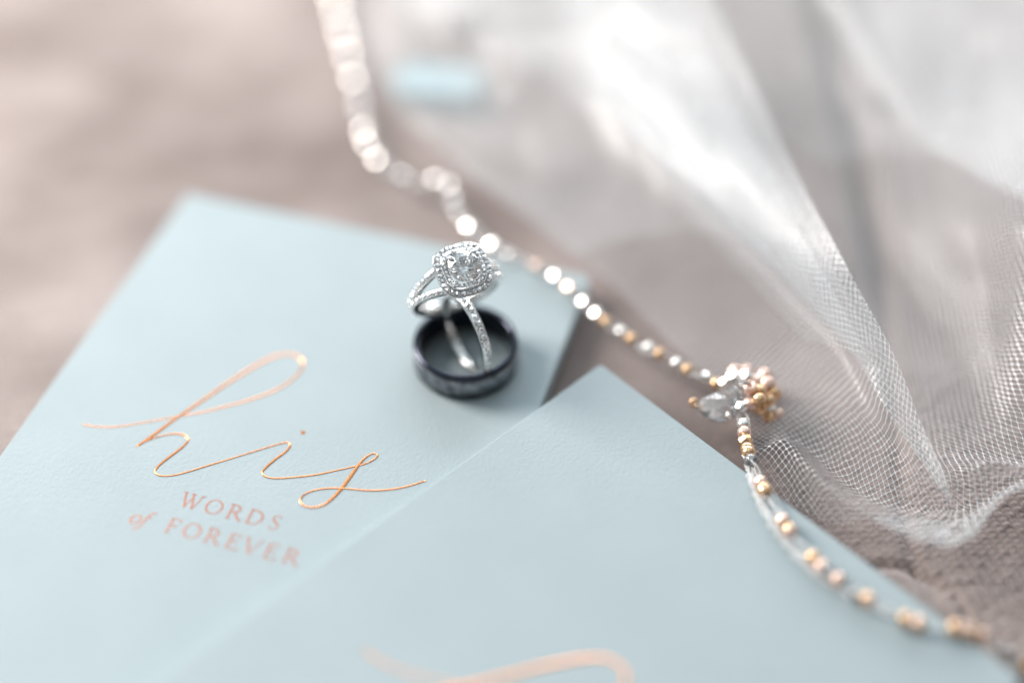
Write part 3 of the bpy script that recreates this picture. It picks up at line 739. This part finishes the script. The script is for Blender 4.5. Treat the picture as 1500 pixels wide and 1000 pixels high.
def layer(name, *a, **k):
    Vv, Fv, UV = sheet(*a, **k); return link(name, bigmesh(name, (Vv - vc) * MM, Fv, M['tulle_fold' if 'fold' in name else 'tulle'], UV), veil, vc)
layer('netting', rows, 420, 440, 64, 72, 0, 1.1, 90, 120)
rowsA = [
 [(1195, 490, 7), (1220, 495, 10), (1250, 505, 13), (1285, 512, 16.5)],
 [(1060, 350, 8), (1110, 360, 13), (1165, 385, 17), (1226, 402, 22)],
 [(950, 240, 9), (1010, 245, 14), (1085, 265, 20), (1160, 283, 24)],
 [(830, 120, 9), (910, 130, 15), (1010, 150, 21), (1100, 170, 25)],
 [(700, 50, 9), (810, 50, 16), (930, 55, 22), (1052, 75, 28)],
 [(600, 0, 9), (720, -15, 18), (860, -35, 25), (1020, -5, 31)],
 [(550, -110, 10), (690, -140, 20), (820, -170, 28), (975, -150, 36)],
 [(500, -240, 12), (660, -260, 24), (800, -300, 32), (950, -290, 42)],
]
for k in range(2):
    layer('netting_fold', [[(x - 14 * k, y + 8 * k, h) for x, y, h in r] for r in rowsA], 120, 200, 24, 40, 3 + k, 1.0, 0, 60, lift=1.6 * (k + 1))
rowsC = [
 [(840, 372, 4), (940, 345, 6), (1040, 340, 8), (1130, 370, 12)],
 [(740, 290, 4), (850, 280, 6), (960, 275, 9), (1070, 300, 15)],
 [(600, 185, 4), (740, 190, 7), (880, 190, 11), (1020, 200, 18)],
 [(540, 90, 5), (690, 100, 7), (830, 100, 14), (980, 110, 21)],
 [(500, -20, 8), (640, -20, 14), (800, -30, 20), (940, -20, 27)],
 [(470, -160, 12), (600, -160, 18), (760, -180, 26), (900, -170, 34)],
]
layer('netting_fold', rowsC, 120, 180, 24, 36, 12, 2.6, 0, 40, lift=1.0)
rowsD = [
 [(1130, 200, 9), (1200, 235, 9), (1290, 225, 13), (1390, 230, 17)],
 [(1080, 90, 12), (1180, 130, 13), (1300, 120, 16), (1420, 110, 22)],
 [(1030, -10, 16), (1160, 20, 18), (1290, 10, 22), (1420, 0, 28)],
 [(980, -120, 22), (1150, -90, 26), (1290, -100, 30), (1430, -110, 36)],
]
layer('netting_fold', rowsD, 90, 90, 24, 24, 14, 2.2, 0, 20, lift=1.0)
rowsB = [
 [(1235, 70, 17), (1330, 190, 17), (1430, 260, 24), (1560, 320, 33)],
 [(1200, 0, 22), (1330, 70, 24), (1450, 130, 28), (1600, 190, 36)],
 [(1150, -100, 28), (1300, -60, 30), (1460, 0, 34), (1650, 60, 42)],
 [(1100, -230, 36), (1290, -210, 38), (1480, -150, 44), (1700, -90, 52)],
]
for k in range(2):
    layer('netting_fold', [[(x, y - 12 * k, h) for x, y, h in r] for r in rowsB], 120, 120, 24, 24, 8 + k, 2.4, 0, 30, lift=2.0 * (k + 1))

# ------------------------------------------------------------------ small pale blue box at the back
bxp = at(653, 138, 0)
box = thing('trinket_box', 'small pale blue box far back beside the bead strand', 'box', (bxp[0], bxp[1], .3))
eb = unit([1, -.16]); nb_ = np.array([eb[1], -eb[0]]); cb = bxp[:2] - eb * 13 - nb_ * 6
part('box_base', *slab(cb, eb, nb_, 1, 22, 0, 12, .3, 2.4, .5, 3), M['satin'], box)
part('box_lid', *slab(cb, eb, nb_, 0.6, 22.4, -.4, 12.4, 2.42, 4.6, .9, 3.4), M['satin'], box)
